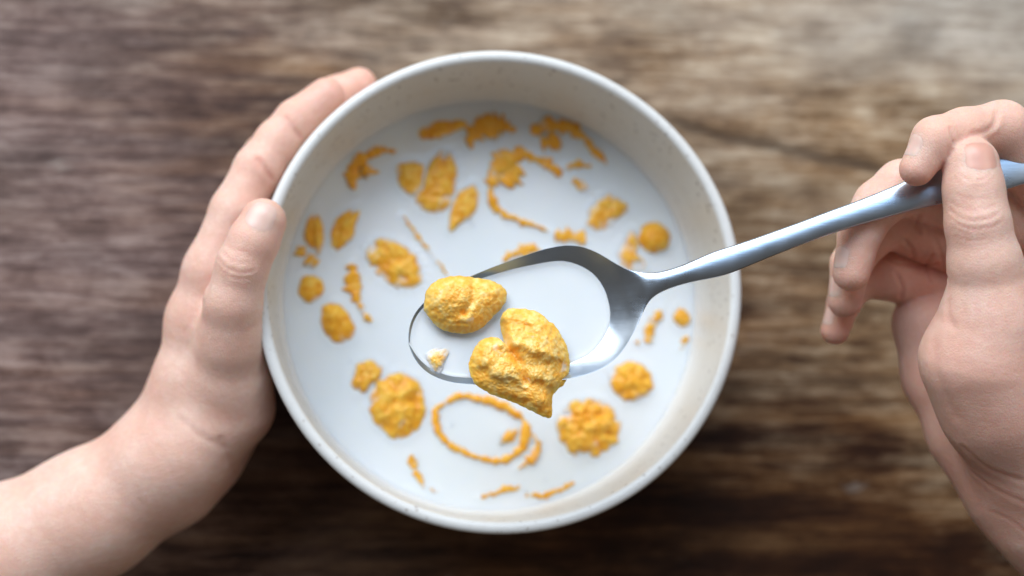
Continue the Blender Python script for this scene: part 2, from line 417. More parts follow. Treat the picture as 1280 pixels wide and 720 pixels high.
def strip_geo(path, seed, z, H, closed=False, sides=12):
    """path rows: px, py, half width in photo pixels -> an uneven crust poking out of the milk"""
    p = np.array(path, float)
    n = max(18, int(len(p)*9)); c = resample(catmull(p, 10, closed), n, closed)
    n = len(c); W = np.array([P(x, y, z)[:2] for x, y, _ in c]); sc = 37.4
    V = []; bump = []; film = []
    for i in range(n):
        a = W[(i-1) % n] if (closed or i > 0) else W[i]; b = W[(i+1) % n] if (closed or i < n-1) else W[i]
        t = (b-a)/max(1e-6, np.linalg.norm(b-a)); nn = np.array((-t[1], t[0]))
        hw = c[i][2]/sc*(1+0.8*fbm(i*0.16, seed, 1.3, 1.0, 3)+0.5*fbm(i*0.7, seed, 2.3, 1.0, 2))
        hw = max(hw, 0.02)
        if not closed: hw *= min(1, (min(i, n-1-i)+0.4)/2.5)
        wob = 0.10*fbm(i*0.12, seed+4, 2.2, 1.0, 2)*min(1, hw*8)
        hh = H*(0.45+0.55*min(1, hw/0.15))*(1+0.8*fbm(i*0.22, seed+8, 0.5, 1.0, 3))
        for k in range(sides):
            a2 = 2*math.pi*k/sides
            x, y = W[i]+nn*(hw*math.cos(a2)+wob)
            zz = z + hh*math.sin(a2) + 0.03*fbm(x, y, seed, 6, 3)
            V.append((x, y, zz)); bump.append(0.5+0.4*fbm(x, y, seed, 5, 2)); film.append(max(0, min(1, 1-(zz-MILK_Z)/0.095)))
    Fc = []
    m = n if closed else n-1
    for i in range(m):
        for k in range(sides):
            a = i*sides; b = ((i+1) % n)*sides
            Fc.append((a+k, b+k, b+(k+1) % sides, a+(k+1) % sides))
    if not closed: Fc += [tuple(range(sides-1, -1, -1)), tuple((n-1)*sides+k for k in range(sides))]
    FLAKE_PTS.extend([tuple(x) for x in W])
    return V, Fc, bump, film
def flake_strip(name, label, paths, seed, group, z=MILK_Z+.02, H=0.13, closed=False):
    H *= .72
    V = []; Fc = []; B = []; Fi = []
    for q, p in enumerate(paths):
        cl = closed and q == 0
        v, f, b, fi = strip_geo(p, seed+q*3.3, z, H, cl); off = len(V)
        V += v; Fc += [tuple(i+off for i in ff) for ff in f]; B += b; Fi += fi
    o = mesh_obj(name, V, Fc, FL_BOWL, attrs={'bump': B, 'film': Fi})
    return tag(o, label, 'cornflake', group)

GB = 'cornflakes floating in the bowl of milk'; NM = 'cornflake'
blobs = [
 # label, outline, H, extra
 ('oval amber cornflake lying flat at the top edge of the milk', [(518,170),(530,155),(555,148),(582,149),(586,156),(570,166),(545,176),(526,179)], .12, {}),
 ('left cornflake of the overlapping pair, squarish with soft edges', [(495,203),(512,199),(531,206),(530,230),(518,248),(503,240),(495,222)], .14, {}),
 ('tall lumpy cornflake overlapping the squarish one, bubbles on its lower half', [(533,212),(548,184),(564,188),(574,210),(572,236),(560,262),(541,269),(520,260),(514,250),(527,234)], .22, {'blister': .14}),
 ('narrow jagged cornflake slanting right of the overlapping pair', [(559,288),(562,265),(571,241),(590,227),(601,240),(599,258),(590,274),(575,281),(566,290)], .16, {'scal': .07}),
 ('ragged flat cornflake near the right side, pitted with milk', [(731,282),(736,262),(746,246),(765,242),(789,254),(786,266),(775,275),(765,289),(750,291),(738,291)], .12, {'scal': .10, 'blister': .14, 'film_h': .2}),
 ('slim upright leaf-shaped cornflake at the left edge of the milk', [(379,301),(382,276),(395,259),(404,280),(406,300),(399,325),(392,316)], .26, {'valleys': [([(395,262),(390,290),(396,322)], .10, .08)]}),
 ('curled leaf-shaped cornflake with a pointed upper corner, left of centre', [(412,301),(415,280),(429,264),(452,257),(446,280),(441,300),(427,312),(417,319)], .26, {'valleys': [([(450,258),(424,283),(418,318)], .10, .09)]}),
 ('wide bumpy cornflake between the thin straw and the left side', [(457,310),(469,297),(490,297),(503,305),(521,314),(534,335),(529,354),(514,363),(490,359),(470,345),(456,326)], .20, {'blister': .18, 'scal': .05, 'edge_film': .6}),
 ('small smooth round cornflake below the two leaf-shaped ones', [(371,362),(376,346),(390,342),(404,350),(406,364),(397,377),(381,379)], .26, {}),
 ('rounded cornflake with a pale bump, lower of the left-hand ones', [(399,396),(404,380),(420,376),(438,392),(446,410),(440,426),(421,431),(405,419)], .32, {'lumps': [(416,396,.12,.22)]}),
 ('small grainy cornflake tucked against the large round one', [(438,471),(445,455),(464,449),(480,456),(479,470),(466,480),(457,494),(440,493)], .16, {'blister': .18, 'scal': .06}),
 ('large round domed cornflake at the lower left of the bowl', [(459,503),(466,480),(485,468),(507,464),(526,476),(533,500),(530,528),(513,547),(494,550),(473,537),(461,520)], .42, {'blister': .16, 'rings': 30, 'seg': 110, 'power': 3}),
 ('large round knobbly cornflake below the spoon, lower right', [(693,533),(702,511),(726,498),(758,499),(775,518),(781,542),(763,564),(737,574),(718,573),(702,559)], .30, {'blister': .26, 'rings': 30, 'seg': 110, 'scal': .05, 'lumps': [(728,520,.16,.2),(755,528,.14,.2),(748,556,.12,.2)], 'edge_film': .4}),
 ('round golden cornflake just below the neck of the spoon', [(761,471),(774,453),(798,450),(814,465),(819,484),(803,500),(781,503),(764,489)], .34, {'blister': .20, 'scal': .05}),
]
for i, (lab, ol, H, kw) in enumerate(blobs):
    kw.setdefault('film_h', .15); kw.setdefault('edge_drop', .10); kw['power'] = 3.0; kw.setdefault('edge_film', .8)
    flake_blob(NM, lab, ol, MILK_Z+0.085, H*0.6, 3.3+i*2.17, GB, **kw)
flake_blob(NM, 'bright dome-shaped cornflake bulging up at the right, with a pale skirt', [(795,296),(803,280),(818,276),(834,284),(840,301),(832,314),(815,319),(800,311)], MILK_Z, .42, 71.3, GB, power=2.6, blister=.06)
flake_blob(NM, 'thin pale cornflake lying submerged beside the bright dome', [(768,328),(776,300),(792,284),(800,300),(797,318),(808,326),(806,342),(788,346)], MILK_Z+.05, .10, 75.3, GB, blister=.12, film_h=.22, scal=.08)
flake_blob(NM, 'small lumpy cornflake close to the right wall of the bowl', [(838,396),(848,382),(862,388),(866,402),(858,412),(844,408)], MILK_Z-.01, .22, 77.7, GB)
strips = [
 ('crescent cornflake at the top of the milk, open side down', [[(590,187,4),(589,172,8),(600,160,12),(616,157,13),(632,158,11),(643,166,7)]], .16),
 ('long hooked cornflake sweeping down the upper right', [[(664,168,5),(680,158,8),(700,157,8),(716,161,8),(731,173,6),(745,189,5),(758,206,3)], [(676,180,9),(688,177,11),(697,170,8)]], .15),
 ('small curled cornflake with an arm reaching right, upper left', [[(443,238,5),(440,224,8),(444,207,8),(458,195,7),(476,189,5),(497,188,2.5)], [(450,215,9),(460,213,11),(462,219,8)]], .14),
 ('large C-shaped cornflake whose thin lower rim trails towards the spoon', [[(702,222,3),(690,210,7),(670,198,6),(650,194,8),(632,202,13),(619,218,9),(612,238,5),(617,255,4.5),(632,267,3.5),(650,277,3),(668,283,3.5),(686,289,3)], [(630,232,10),(640,218,12),(650,208,9)]], .14),
 ('pitted scrap of cornflake at the end of the C-shaped rim', [[(693,292,6),(706,295,9),(720,297,9),(733,302,6)]], .10),
 ('faint curled crumb of cornflake below the hooked one', [[(706,210,2.5),(722,206,4),(740,208,3)], [(718,222,4),(724,231,5),(736,234,4)]], .08),
 ('pale cornflake half hidden behind the upper edge of the spoon', [[(628,327,4),(645,317,7),(664,312,7),(684,316,5)]], .08),
 ('thin straight sliver of cornflake pointing at the spoon', [[(502,269,2.4),(516,287,2.6),(530,305,2.2),(544,324,2.2),(560,345,2.6)]], .06),
 ('two-lobed crumb of cornflake touching the slim leaf-shaped one', [[(371,308,4),(376,314,6),(377,321,4)], [(383,322,5),(391,328,7),(396,333,4)]], .09),
 ('narrow tadpole-shaped cornflake with its tail down, left of the bumpy one', [[(439,330,4),(440,344,9),(442,358,8),(446,374,5),(454,390,4.5),(465,402,4)]], .15),
 ('thin oval ring of cornflake standing out of the milk below the spoon', [[(545,514,4),(562,501,3.5),(587,496,3.5),(616,502,4),(641,514,4.5),(656,531,5),(656,552,5),(641,570,4.5),(620,577,4),(599,572,3.5),(578,564,3.5),(557,550,3.5),(543,531,4)], [(631,541,7),(636,546,9),(641,552,6)], [(666,541,3),(671,556,5),(664,573,5),(648,586,3)]], .12),
 ('thin curved edge of cornflake at the lower left of the milk', [[(515,568,4),(517,582,5),(523,597,4),(533,609,3),(549,616,2)]], .08),
 ('short crumbly edge of cornflake at the bottom of the milk', [[(596,622,1.8),(612,620,3),(632,613,3.6),(652,609,2.5)]], .07),
 ('thin slanting edge of cornflake at the very bottom right of the milk', [[(655,620,2.5),(676,619,4),(700,613,3.5),(719,603,2.4)]], .08),
 ('pale broken cornflake under the neck of the spoon', [[(826,388,5),(817,402,6),(811,416,7),(808,429,6)], [(795,426,3),(799,430,3)]], .08),
 ('thin tail of cornflake under the small lumpy one', [[(862,416,4),(858,427,3.5),(849,435,3)]], .07),
]
for i, (lab, paths, H) in enumerate(strips):
    flake_strip(NM, lab, paths, 11.1+i*4.7, GB, H=H, closed='ring' in lab)

# ------------------------------------------------------------------ milk in the bowl
def milk_bowl():
    kd = KDTree(len(FLAKE_PTS))
    for i, q in enumerate(FLAKE_PTS): kd.insert((q[0], q[1], 0), i)
    kd.balance()
    nr, na = 150, 300; V = []; Fc = []; RM = 7.0
    for i in range(nr):
        r = RM*((i+1)/nr)
        for k in range(na):
            a = 2*math.pi*k/na; x = BX+r*math.cos(a); y = BY+r*math.sin(a)
            z = MILK_Z + 0.05*math.exp(-(RM-0.07-r)/0.12) + 0.012*fbm(x, y, 4, .5, 2)
            if r < RM-0.1:
                d = kd.find((x, y, 0))[2]; z += 0.045*math.exp(-(d/0.13)**1.3)
            V.append((x, y, z))
    V.append((BX, BY, MILK_Z)); c = len(V)-1
    for k in range(na): Fc.append((c, k, (k+1) % na))
    for i in range(nr-1):
        for k in range(na): Fc.append((i*na+k, (i+1)*na+k, (i+1)*na+(k+1) % na, i*na+(k+1) % na))
    # body of the milk, following the inside of the bowl a little under its glaze
    prev = (nr-1)*na
    for zz in (3.0, 2.4, 1.6, 1.1, .8):
        b = len(V); rr = inner_r(zz)+0.03
        for k in range(na):
            a = 2*math.pi*k/na; V.append((BX+rr*math.cos(a), BY+rr*math.sin(a), zz-0.03))
        for k in range(na): Fc.append((prev+k, b+k, b+(k+1) % na, prev+(k+1) % na))
        prev = b
    Fc.append(tuple(prev+k for k in range(na)))
    o = mesh_obj('milk', V, Fc, MILK, origin=(BX, BY, MILK_Z))
    tag(o, 'white milk filling the speckled bowl around the floating cornflakes', 'milk')
    # small bubbles gathered beside the flakes
    bv = []; bf = []; rnd = random.Random(5)
    for bx, by, nb in ((462,318,6),(530,232,5),(585,262,4),(700,300,4),(505,480,6),(740,525,5),(345,330,4),(600,150,3),(440,470,4),(790,455,3),(660,600,4),(820,330,4),(640,260,2),(560,540,3)):
        for _ in range(nb):
            c0 = P(bx+rnd.gauss(0, 9), by+rnd.gauss(0, 8), MILK_Z+.03); r = rnd.uniform(.018, .05); off = len(bv)
            if math.hypot(c0.x-BX, c0.y-BY) > 6.8: continue
            for i in range(5):
                th = math.pi/2*i/4.5
                for k in range(10): bv.append((c0.x+r*math.cos(th)*math.cos(k*math.pi/5), c0.y+r*math.cos(th)*math.sin(k*math.pi/5), c0.z+r*.8*math.sin(th)-.01))
            bf += [(off+i*10+k, off+i*10+(k+1) % 10, off+i*10+10+(k+1) % 10, off+i*10+10+k) for i in range(4) for k in range(10)]+[tuple(off+40+k for k in range(10)), tuple(off+9-k for k in range(10))]
    fb = mesh_obj('milk_bubbles', bv, bf, MILK, o); fb['kind'] = 'stuff'
milk_bowl()

# ------------------------------------------------------------------ spoon
SP = [ # px, py, z   centre line; s runs from tip to handle end
 (511,430,9.55),(560,421,9.62),(620,409,9.72),(680,396,9.82),(740,380,9.90),(780,368,9.98),(806,358,10.1),(835,349,10.35),(870,338,10.62),(915,323.5,10.88),
 (975,301,11.12),(1040,277,11.36),(1100,257,11.56),(1160,236,11.76),(1220,214,11.96),(1280,190,12.1),(1350,163,12.15),(1420,138,12.1)]
spc = np.array([P(*p)[:] for p in SP])
cc = catmull(spc, 12, False); dd = np.r_[0, np.cumsum(np.linalg.norm(np.diff(cc, axis=0), axis=1))]
LEN = dd[-1]; NECK = dd[6*12]
def spoon_pt(s): return np.array([np.interp(s, dd, cc[:, k]) for k in range(3)])
def spoon_hw(s):
    if s < NECK:
        u = s/NECK
        return float(np.interp(u, [0,.004,.012,.025,.045,.075,.115,.17,.27,.4,.52,.64,.74,.82,.89,.94,.97,1], [0.03,.24,.44,.64,.85,1.06,1.24,1.40,1.58,1.76,1.88,1.95,1.90,1.66,1.20,.78,.56,.40]))
    return float(np.interp(s-NECK, [0,.5,1.2,2.2,3.6,5.0,6.5,8.0,9.3,10.5,11.5,12.2,LEN-NECK-.3,LEN-NECK], [.40,.27,.26,.38,.33,.31,.34,.43,.60,.80,.90,.92,.80,.2]))
def spoon_depth(s):
    u = min(1, s/NECK)
    return 0.92*float(np.interp(u, [0,.05,.15,.3,.5,.7,.82,.92,1.0], [0.05,.24,.58,.90,1,.89,.60,.2,0]))
def spoon_frame(s):
    a = spoon_pt(max(0, s-.3)); b = spoon_pt(min(LEN, s+.3)); t = (b-a)/np.linalg.norm(b-a)
    roll = float(np.interp(s, [0, NECK*.9, NECK+3, LEN], [-0.03, -0.04, -0.12, -0.22]))
    nrm = np.cross(t, np.cross((0, 0, 1), t)); nrm /= np.linalg.norm(nrm)
    side = np.cross(nrm, t)           # to the near side
    cr, sr = math.cos(roll), math.sin(roll)
    return t, side*cr+nrm*sr, nrm*cr-side*sr
def smooth_hw(s):
    e = min(.25, s*.35); k = np.linspace(-e, e, 7); return float(np.mean([spoon_hw(min(LEN, max(0.0, s+q))) for q in k])) if s < LEN-.3 else spoon_hw(s)
def spoon_top(s, t):
    """point on the upper face, t in -1..1"""
    c = spoon_pt(s); T, S, N = spoon_frame(s); hw = smooth_hw(s)
    bowlness = float(np.interp(s, [NECK*.9, NECK+.4], [1, 0]))
    d = -spoon_depth(s)*(1-abs(t)**2.3)
    conv = 0.11*math.sqrt(max(0, 1-t*t))*(1-bowlness)
    return c + S*(hw*t) + N*(d+conv)
def spoon():
    ss = np.r_[.5*np.linspace(0, 1, 18)[:-1]**2, np.linspace(.5, NECK+1, 60)[:-1], np.linspace(NECK+1, LEN-.4, 60), np.linspace(LEN-.4, LEN, 8)[1:]]
    nt = 28; V = []; Fc = []
    for s in ss:
        T, S, N = spoon_frame(s)
        hand = float(np.interp(s, [NECK*.9, NECK+.8], [0, 1]))
        th = float(np.interp(s, [0, .4, NECK*.8, NECK+.5, NECK+3, LEN-1, LEN], [.09, .10, .12, .24, .26, .20, .14]))
        for k in range(nt+1):
            t = -math.cos(math.pi*k/nt); V.append(spoon_top(s, t))
        for k in range(nt-1, 0, -1):
            t = -math.cos(math.pi*k/nt); V.append(spoon_top(s, t) - N*(th*(1-(abs(t)**7)*0.6)+hand*.10*math.sqrt(1-t*t)))
    n = 2*nt
    for i in range(len(ss)-1):
        for k in range(n):
            Fc.append((i*n+k, i*n+(k+1) % n, (i+1)*n+(k+1) % n, (i+1)*n+k))
    Fc.append(tuple(range(n))); Fc.append(tuple((len(ss)-1)*n+k for k in range(n-1, -1, -1)))
    Fc = [f[::-1] for f in Fc]
    o = mesh_obj('spoon', V, Fc, STEEL)
    md = o.modifiers.new('sub', 'SUBSURF'); md.levels = 1; md.render_levels = 1
    tag(o, 'stainless steel tablespoon with a long flared handle, held over the bowl', 'spoon')
spoon()
SPOON_MILK = 9.45
def milk_spoon():
    V = []; Fc = []; ns, nt = 200, 80
    ss = np.linspace(0.05, NECK*0.97, ns)
    for s in ss:
        for k in range(nt+1):
            t = -1+2*k/nt; t *= 0.995; p = spoon_top(s, t)
            if p[2] < SPOON_MILK:
                e = SPOON_MILK-p[2]; V.append((p[0], p[1], SPOON_MILK+0.035*math.exp(-e/.05)+.004*fbm(p[0], p[1], 8, 1.0, 2)))
            else: V.append((p[0], p[1], max(SPOON_MILK+0.035, p[2]-0.045)))
    for i in range(ns-1):
        for k in range(nt):
            a = i*(nt+1)+k; q = (a, a+nt+1, a+nt+2, a+1)
            zs = [spoon_top(ss[i+di], (-1+2*(k+dk)/nt)*.995)[2] for di, dk in ((0, 0), (1, 0), (1, 1), (0, 1))]
            if min(zs) < SPOON_MILK+0.10: Fc.append(q)
    used = sorted({i for f in Fc for i in f}); mp = {v: i for i, v in enumerate(used)}
    o = mesh_obj('spoonful_of_milk', [V[i] for i in used], [tuple(mp[i] for i in f) for f in Fc], MILK)
    tag(o, 'pool of milk held in the bowl of the spoon around the flakes', 'milk')
milk_spoon()
GS = 'cornflakes lying on the spoon'
flake_blob(NM, 'plump pale yellow cornflake at the upper left of the spoon', [(530,380),(535,360),(552,347),(577,344),(600,347),(618,351),(631,360),(634,373),(626,386),(614,398),(602,410),(585,416),(563,415),(545,406),(534,394)],
           9.78, .31, 101.3, GS, FL_SPOON, rings=60, seg=180, power=3.2, blister=.075, edge_drop=.12, milk_z=9.5, film_h=.16, scal=.010, fine=.018, tilt=(0, .0),
           valleys=[([(592,350),(590,378),(580,392)], .10, .10)], lumps=[(556,372,.18,.38),(612,375,.08,.3)], ripple=(.9, .45, 6, .03), thick=.15)
flake_blob(NM, 'big folded heart-shaped cornflake hanging over the lower edge of the spoon',
           [(586,462),(590,440),(603,424),(622,421),(631,430),(626,402),(632,387),(652,384),(676,392),(697,410),(709,432),(713,457),(706,480),(692,494),(689,522),(668,515),(640,502),(612,492),(594,479)],
           9.88, .33, 113.9, GS, FL_SPOON, rings=80, seg=260, power=3.4, blister=.085, edge_drop=.12, milk_z=9.5, film_h=.22, scal=.012, fine=.022, center=(652,455),
           valleys=[([(628,404),(634,432),(648,455),(657,478)], .20, .11)], lumps=[(606,440,.14,.35),(676,430,.18,.55),(622,470,.06,.3)], ripple=(.25, .95, 8.5, .055), thick=.16, edge_film=.15)
flake_blob(NM, 'small pale scrap of cornflake sunk in the milk near the spoon tip', [(533,442),(541,436),(554,435),(561,441),(556,452),(554,462),(548,469),(541,463),(535,453)],
           SPOON_MILK+.05, .09, 131.1, GS, FL_SPOON, rings=24, seg=80, blister=.10, scal=.07, milk_z=SPOON_MILK, film_h=.22, edge_drop=.03)

# ------------------------------------------------------------------ hands (signed distance field -> one continuous mesh)
VOX = 0.075
class Field:
    def __init__(s, lo, hi):
        s.lo = np.array(lo, float); s.n = np.ceil((np.array(hi)-s.lo)/VOX).astype(int)+1
        s.ax = [s.lo[k]+VOX*np.arange(s.n[k]) for k in range(3)]
    def new(s): return np.full(tuple(s.n), 9.0, np.float32)
    def sl(s, lo, hi):
        a = np.clip(np.floor((np.array(lo)-s.lo)/VOX).astype(int), 0, s.n-1); b = np.clip(np.ceil((np.array(hi)-s.lo)/VOX).astype(int)+1, 0, s.n)
        return tuple(slice(a[k], b[k]) for k in range(3))
    def pts(s, sl):
        return (s.ax[0][sl[0]][:, None, None], s.ax[1][sl[1]][None, :, None], s.ax[2][sl[2]][None, None, :])
def smin(a, b, k):
    h = np.maximum(k-np.abs(a-b), 0)/k
    return np.minimum(a, b)-h*h*k*0.25
def cone(fd, A, a, b, ra, rb, k):
    """blend a tapered capsule into field A"""
    a = np.array(a, float); b = np.array(b, float); m = max(ra, rb)+k+3*VOX
    sl = fd.sl(np.minimum(a, b)-m, np.maximum(a, b)+m)
    if min(A[sl].shape) == 0: return
    X, Y, Z = fd.pts(sl); ab = b-a; L = float(ab@ab)+1e-9
    px, py, pz = X-a[0], Y-a[1], Z-a[2]
    t = np.clip((px*ab[0]+py*ab[1]+pz*ab[2])/L, 0, 1)
    d = np.sqrt((px-t*ab[0])**2+(py-t*ab[1])**2+(pz-t*ab[2])**2)-(ra+(rb-ra)*t)
    A[sl] = smin(A[sl], d.astype(np.float32), k) if k > 0 else np.minimum(A[sl], d.astype(np.float32))
def ellip(fd, A, c, r, k):
    c = np.array(c, float); r = np.array(r, float); sl = fd.sl(c-r-k-3*VOX, c+r+k+3*VOX)
    X, Y, Z = fd.pts(sl)
    q = np.sqrt(((X-c[0])/r[0])**2+((Y-c[1])/r[1])**2+((Z-c[2])/r[2])**2); d = (q-1)*min(r)
    A[sl] = smin(A[sl], d.astype(np.float32), k)
def chain(fd, A, pts, k=0.35):
    for p, q in zip(pts[:-1], pts[1:]): cone(fd, A, P(*p[:3]), P(*q[:3]), p[3], q[3], k)
def surface_nets(fd, D):
    ins = D < 0; n = D.shape
    c = [(i, j, k) for i in (0, 1) for j in (0, 1) for k in (0, 1)]
    def corner(A, o): return A[o[0]:n[0]-1+o[0], o[1]:n[1]-1+o[1], o[2]:n[2]-1+o[2]]
    cnt = sum(corner(ins, o).astype(np.int8) for o in c)
    act = (cnt > 0) & (cnt < 8); idx = np.full(act.shape, -1, np.int32); cells = np.argwhere(act); idx[act] = np.arange(len(cells))
    S = np.zeros((len(cells), 3)); W = np.zeros(len(cells))
    vals = {o: corner(D, o)[act] for o in c}
    for o in c:
        for ax in range(3):
            if o[ax]: continue
            q = list(o); q[ax] = 1; q = tuple(q); a, b = vals[o], vals[q]; x = (a < 0) != (b < 0)
            t = np.where(x, a/np.where(x, a-b, 1), 0)
            p = np.tile(np.array(o, float), (len(cells), 1)); p[:, ax] += t
            S += p*x[:, None]; W += x
    V = fd.lo + VOX*(cells+S/W[:, None])
    quads = []
    for ax in range(3):
        u, v = (ax+1) % 3, (ax+2) % 3
        sl0 = [slice(1, n[k]-1) for k in range(3)]; sl0[ax] = slice(0, n[ax]-1); sl1 = list(sl0); sl1[ax] = slice(1, n[ax])
        a = ins[tuple(sl0)]; b = ins[tuple(sl1)]; e = np.argwhere(a != b)
        if len(e) == 0: continue
        sgn = a[tuple(e.T)]
        base = e.copy(); base[:, u] += 1; base[:, v] += 1
        def cell(du, dv):
            g = base.copy(); g[:, u] -= du; g[:, v] -= dv; return idx[tuple(g.T)]
        q = np.stack([cell(1, 1), cell(0, 1), cell(0, 0), cell(1, 0)], 1)
        q[~sgn] = q[~sgn][:, ::-1]; quads.append(q)
    return V, np.vstack(quads)
def finish(V, Q, iters=2):
    # light Laplacian relaxation, then normals
    for it in range(iters):
        acc = np.zeros_like(V); w = np.zeros(len(V))
        for i in range(4):
            a, b = Q[:, i], Q[:, (i+1) % 4]; np.add.at(acc, a, V[b]); np.add.at(w, a, 1); np.add.at(acc, b, V[a]); np.add.at(w, b, 1)
        V = V*0.5+0.5*acc/np.maximum(w, 1)[:, None]
    fn = np.cross(V[Q[:, 2]]-V[Q[:, 0]], V[Q[:, 3]]-V[Q[:, 1]]); N = np.zeros_like(V)
    for i in range(4): np.add.at(N, Q[:, i], fn)
    N /= np.maximum(np.linalg.norm(N, axis=1), 1e-9)[:, None]
    return V, N
def seg_dist(V, path):
    d = np.full(len(V), 1e9)
    for a, b in zip(path[:-1], path[1:]):
        ab = b-a; t = np.clip(((V-a)@ab)/(ab@ab+1e-12), 0, 1); d = np.minimum(d, np.linalg.norm(V-a-t[:, None]*ab, axis=1))
    return d
class Hand:
    def __init__(s, fd, D):
        s.V, s.Q = surface_nets(fd, D); s.V, s.N = finish(s.V, s.Q)
        # drop stray fragments: none expected
        s.red = np.zeros(len(s.V)); s.rebuild()
    def rebuild(s): s.bvh = BVHTree.FromPolygons([Vector(v) for v in s.V], [tuple(int(i) for i in q) for q in s.Q])
    def hit(s, px, py):
        h = s.bvh.ray_cast(CAM, ray(px, py)); return (np.array(h[0]), np.array(h[1])) if h[0] is not None else (None, None)
    def crease(s, path, depth=0.05, width=0.045, puff=0.35, red=0.25):
        pts = [s.hit(x, y)[0] for x, y in catmull(path, 5, False)]; pts = [p for p in pts if p is not None]
        if len(pts) < 2: print('crease missed', path); return
        d = seg_dist(s.V, np.array(pts)); m = d < width*6
        s.V[m] += s.N[m]*(-depth*np.exp(-(d[m]/width)**2)+depth*puff*np.exp(-((d[m]-width*2.3)/(width*1.3))**2))[:, None]
        s.red[m] += red*np.exp(-(d[m]/(width*1.8))**2)
    def dab(s, px, py, z, r, amt):
        d = np.linalg.norm(s.V-np.array(P(px, py, z)[:]), axis=1); s.red += amt*np.exp(-(d/r)**2)
    def build(s, name, label, parent):
        o = mesh_obj(name, s.V, s.Q, SKIN, parent, origin=tuple(parent.location/CM), attrs={'red': np.clip(s.red, 0, 1)})
        o['label'] = label; s.o = o; return o
    def nail(s, pos, axis, normal, L, Wd, mat=None, label=None, lift=0.019):
        """nail plate pressed on the finger: pos world cm inside the finger, axis towards the tip, normal away from the finger"""
        A = Vector(axis).normalized(); Nn = Vector(normal); Nn = (Nn-A*Nn.dot(A)).normalized(); B = A.cross(Nn).normalized()
        nu, nv = 16, 14; V = []; tip = []; pos = Vector(pos)
        for i in range(nu+1):
            u = -1+2*i/nu
            for j in range(nv+1):
                v = -1+2*j/nv
                half = (1-abs(v)**2.3*0.46) if u < 0 else (1-abs(v)**2.6*0.28)
                q = pos + A*(u*L/2*half) + B*(v*Wd/2)
                o = q+Nn*2.0; h = s.bvh.ray_cast(o, -Nn, 3.5)
                p = Vector(h[0]) if h[0] is not None else q
                e = max(abs(u) if u < 0 else abs(u)*0.93, abs(v))
                off = lift*(1-e**5*1.7)
                V.append(p+Nn*off); tip.append((u+1)/2)
        V = np.array([tuple(v) for v in V])
        G = V.reshape(nu+1, nv+1, 3).copy()
        for _ in range(3):
            G[1:-1, 1:-1] = (G[:-2, 1:-1]+G[2:, 1:-1]+G[1:-1, :-2]+G[1:-1, 2:])/4*0.5+G[1:-1, 1:-1]*0.5
        V = G.reshape(-1, 3); n = len(V); V = np.vstack([V, V-np.array(Nn)*0.05]); tip = tip+tip
        Fc = []
        for i in range(nu):
            for j in range(nv):
                a = i*(nv+1)+j; Fc.append((a, a+nv+1, a+nv+2, a+1)); Fc.append((n+a, n+a+1, n+a+nv+2, n+a+nv+1))
        bd = [j for j in range(nv+1)]+[i*(nv+1)+nv for i in range(1, nu+1)]+[nu*(nv+1)+j for j in range(nv-1, -1, -1)]+[i*(nv+1) for i in range(nu-1, 0, -1)]
        for a, b in zip(bd, bd[1:]+bd[:1]): Fc.append((a, b, n+b, n+a))
        # soft groove round the plate
        ring = [np.array(V[k]) for k in bd]+[np.array(V[bd[0]])]
        o = mesh_obj('fingernail', V, Fc, mat or NAIL, s.o, attrs={'tip': tip})
        if label: o['label'] = label
        return ring
    def nail_fold(s, px_pts, depth=.03): s.crease(px_pts, depth, .035, .5, .12)

person = empty('person', (0, -30, 0))
tag(person, 'light-skinned person with bare forearms, one hand cupping the bowl and the other holding the spoon', 'person')

def bowl_cut(fd, D, gap=0.01):
    X, Y = np.meshgrid(fd.ax[0]-BX, fd.ax[1]-BY, indexing='ij'); rr = np.sqrt(X*X+Y*Y)
    for k, z in enumerate(fd.ax[2]):
        if z > 7.25: continue
        zz = min(z, 6.84); ro = wall_r(max(0, zz))
        if z <= 6.84: d = (ro+gap)-rr       # positive inside the bowl
        else: d = 0.17 - np.sqrt(np.maximum(rr-7.31, 0)**2+(z-6.84)**2) + 0*rr
        if z > 6.84: d = np.where(rr < 7.31, -(z-7.01), 0.17-np.sqrt((rr-7.31)**2+(z-6.84)**2))
        D[:, :, k] = np.maximum(D[:, :, k], d.astype(np.float32))

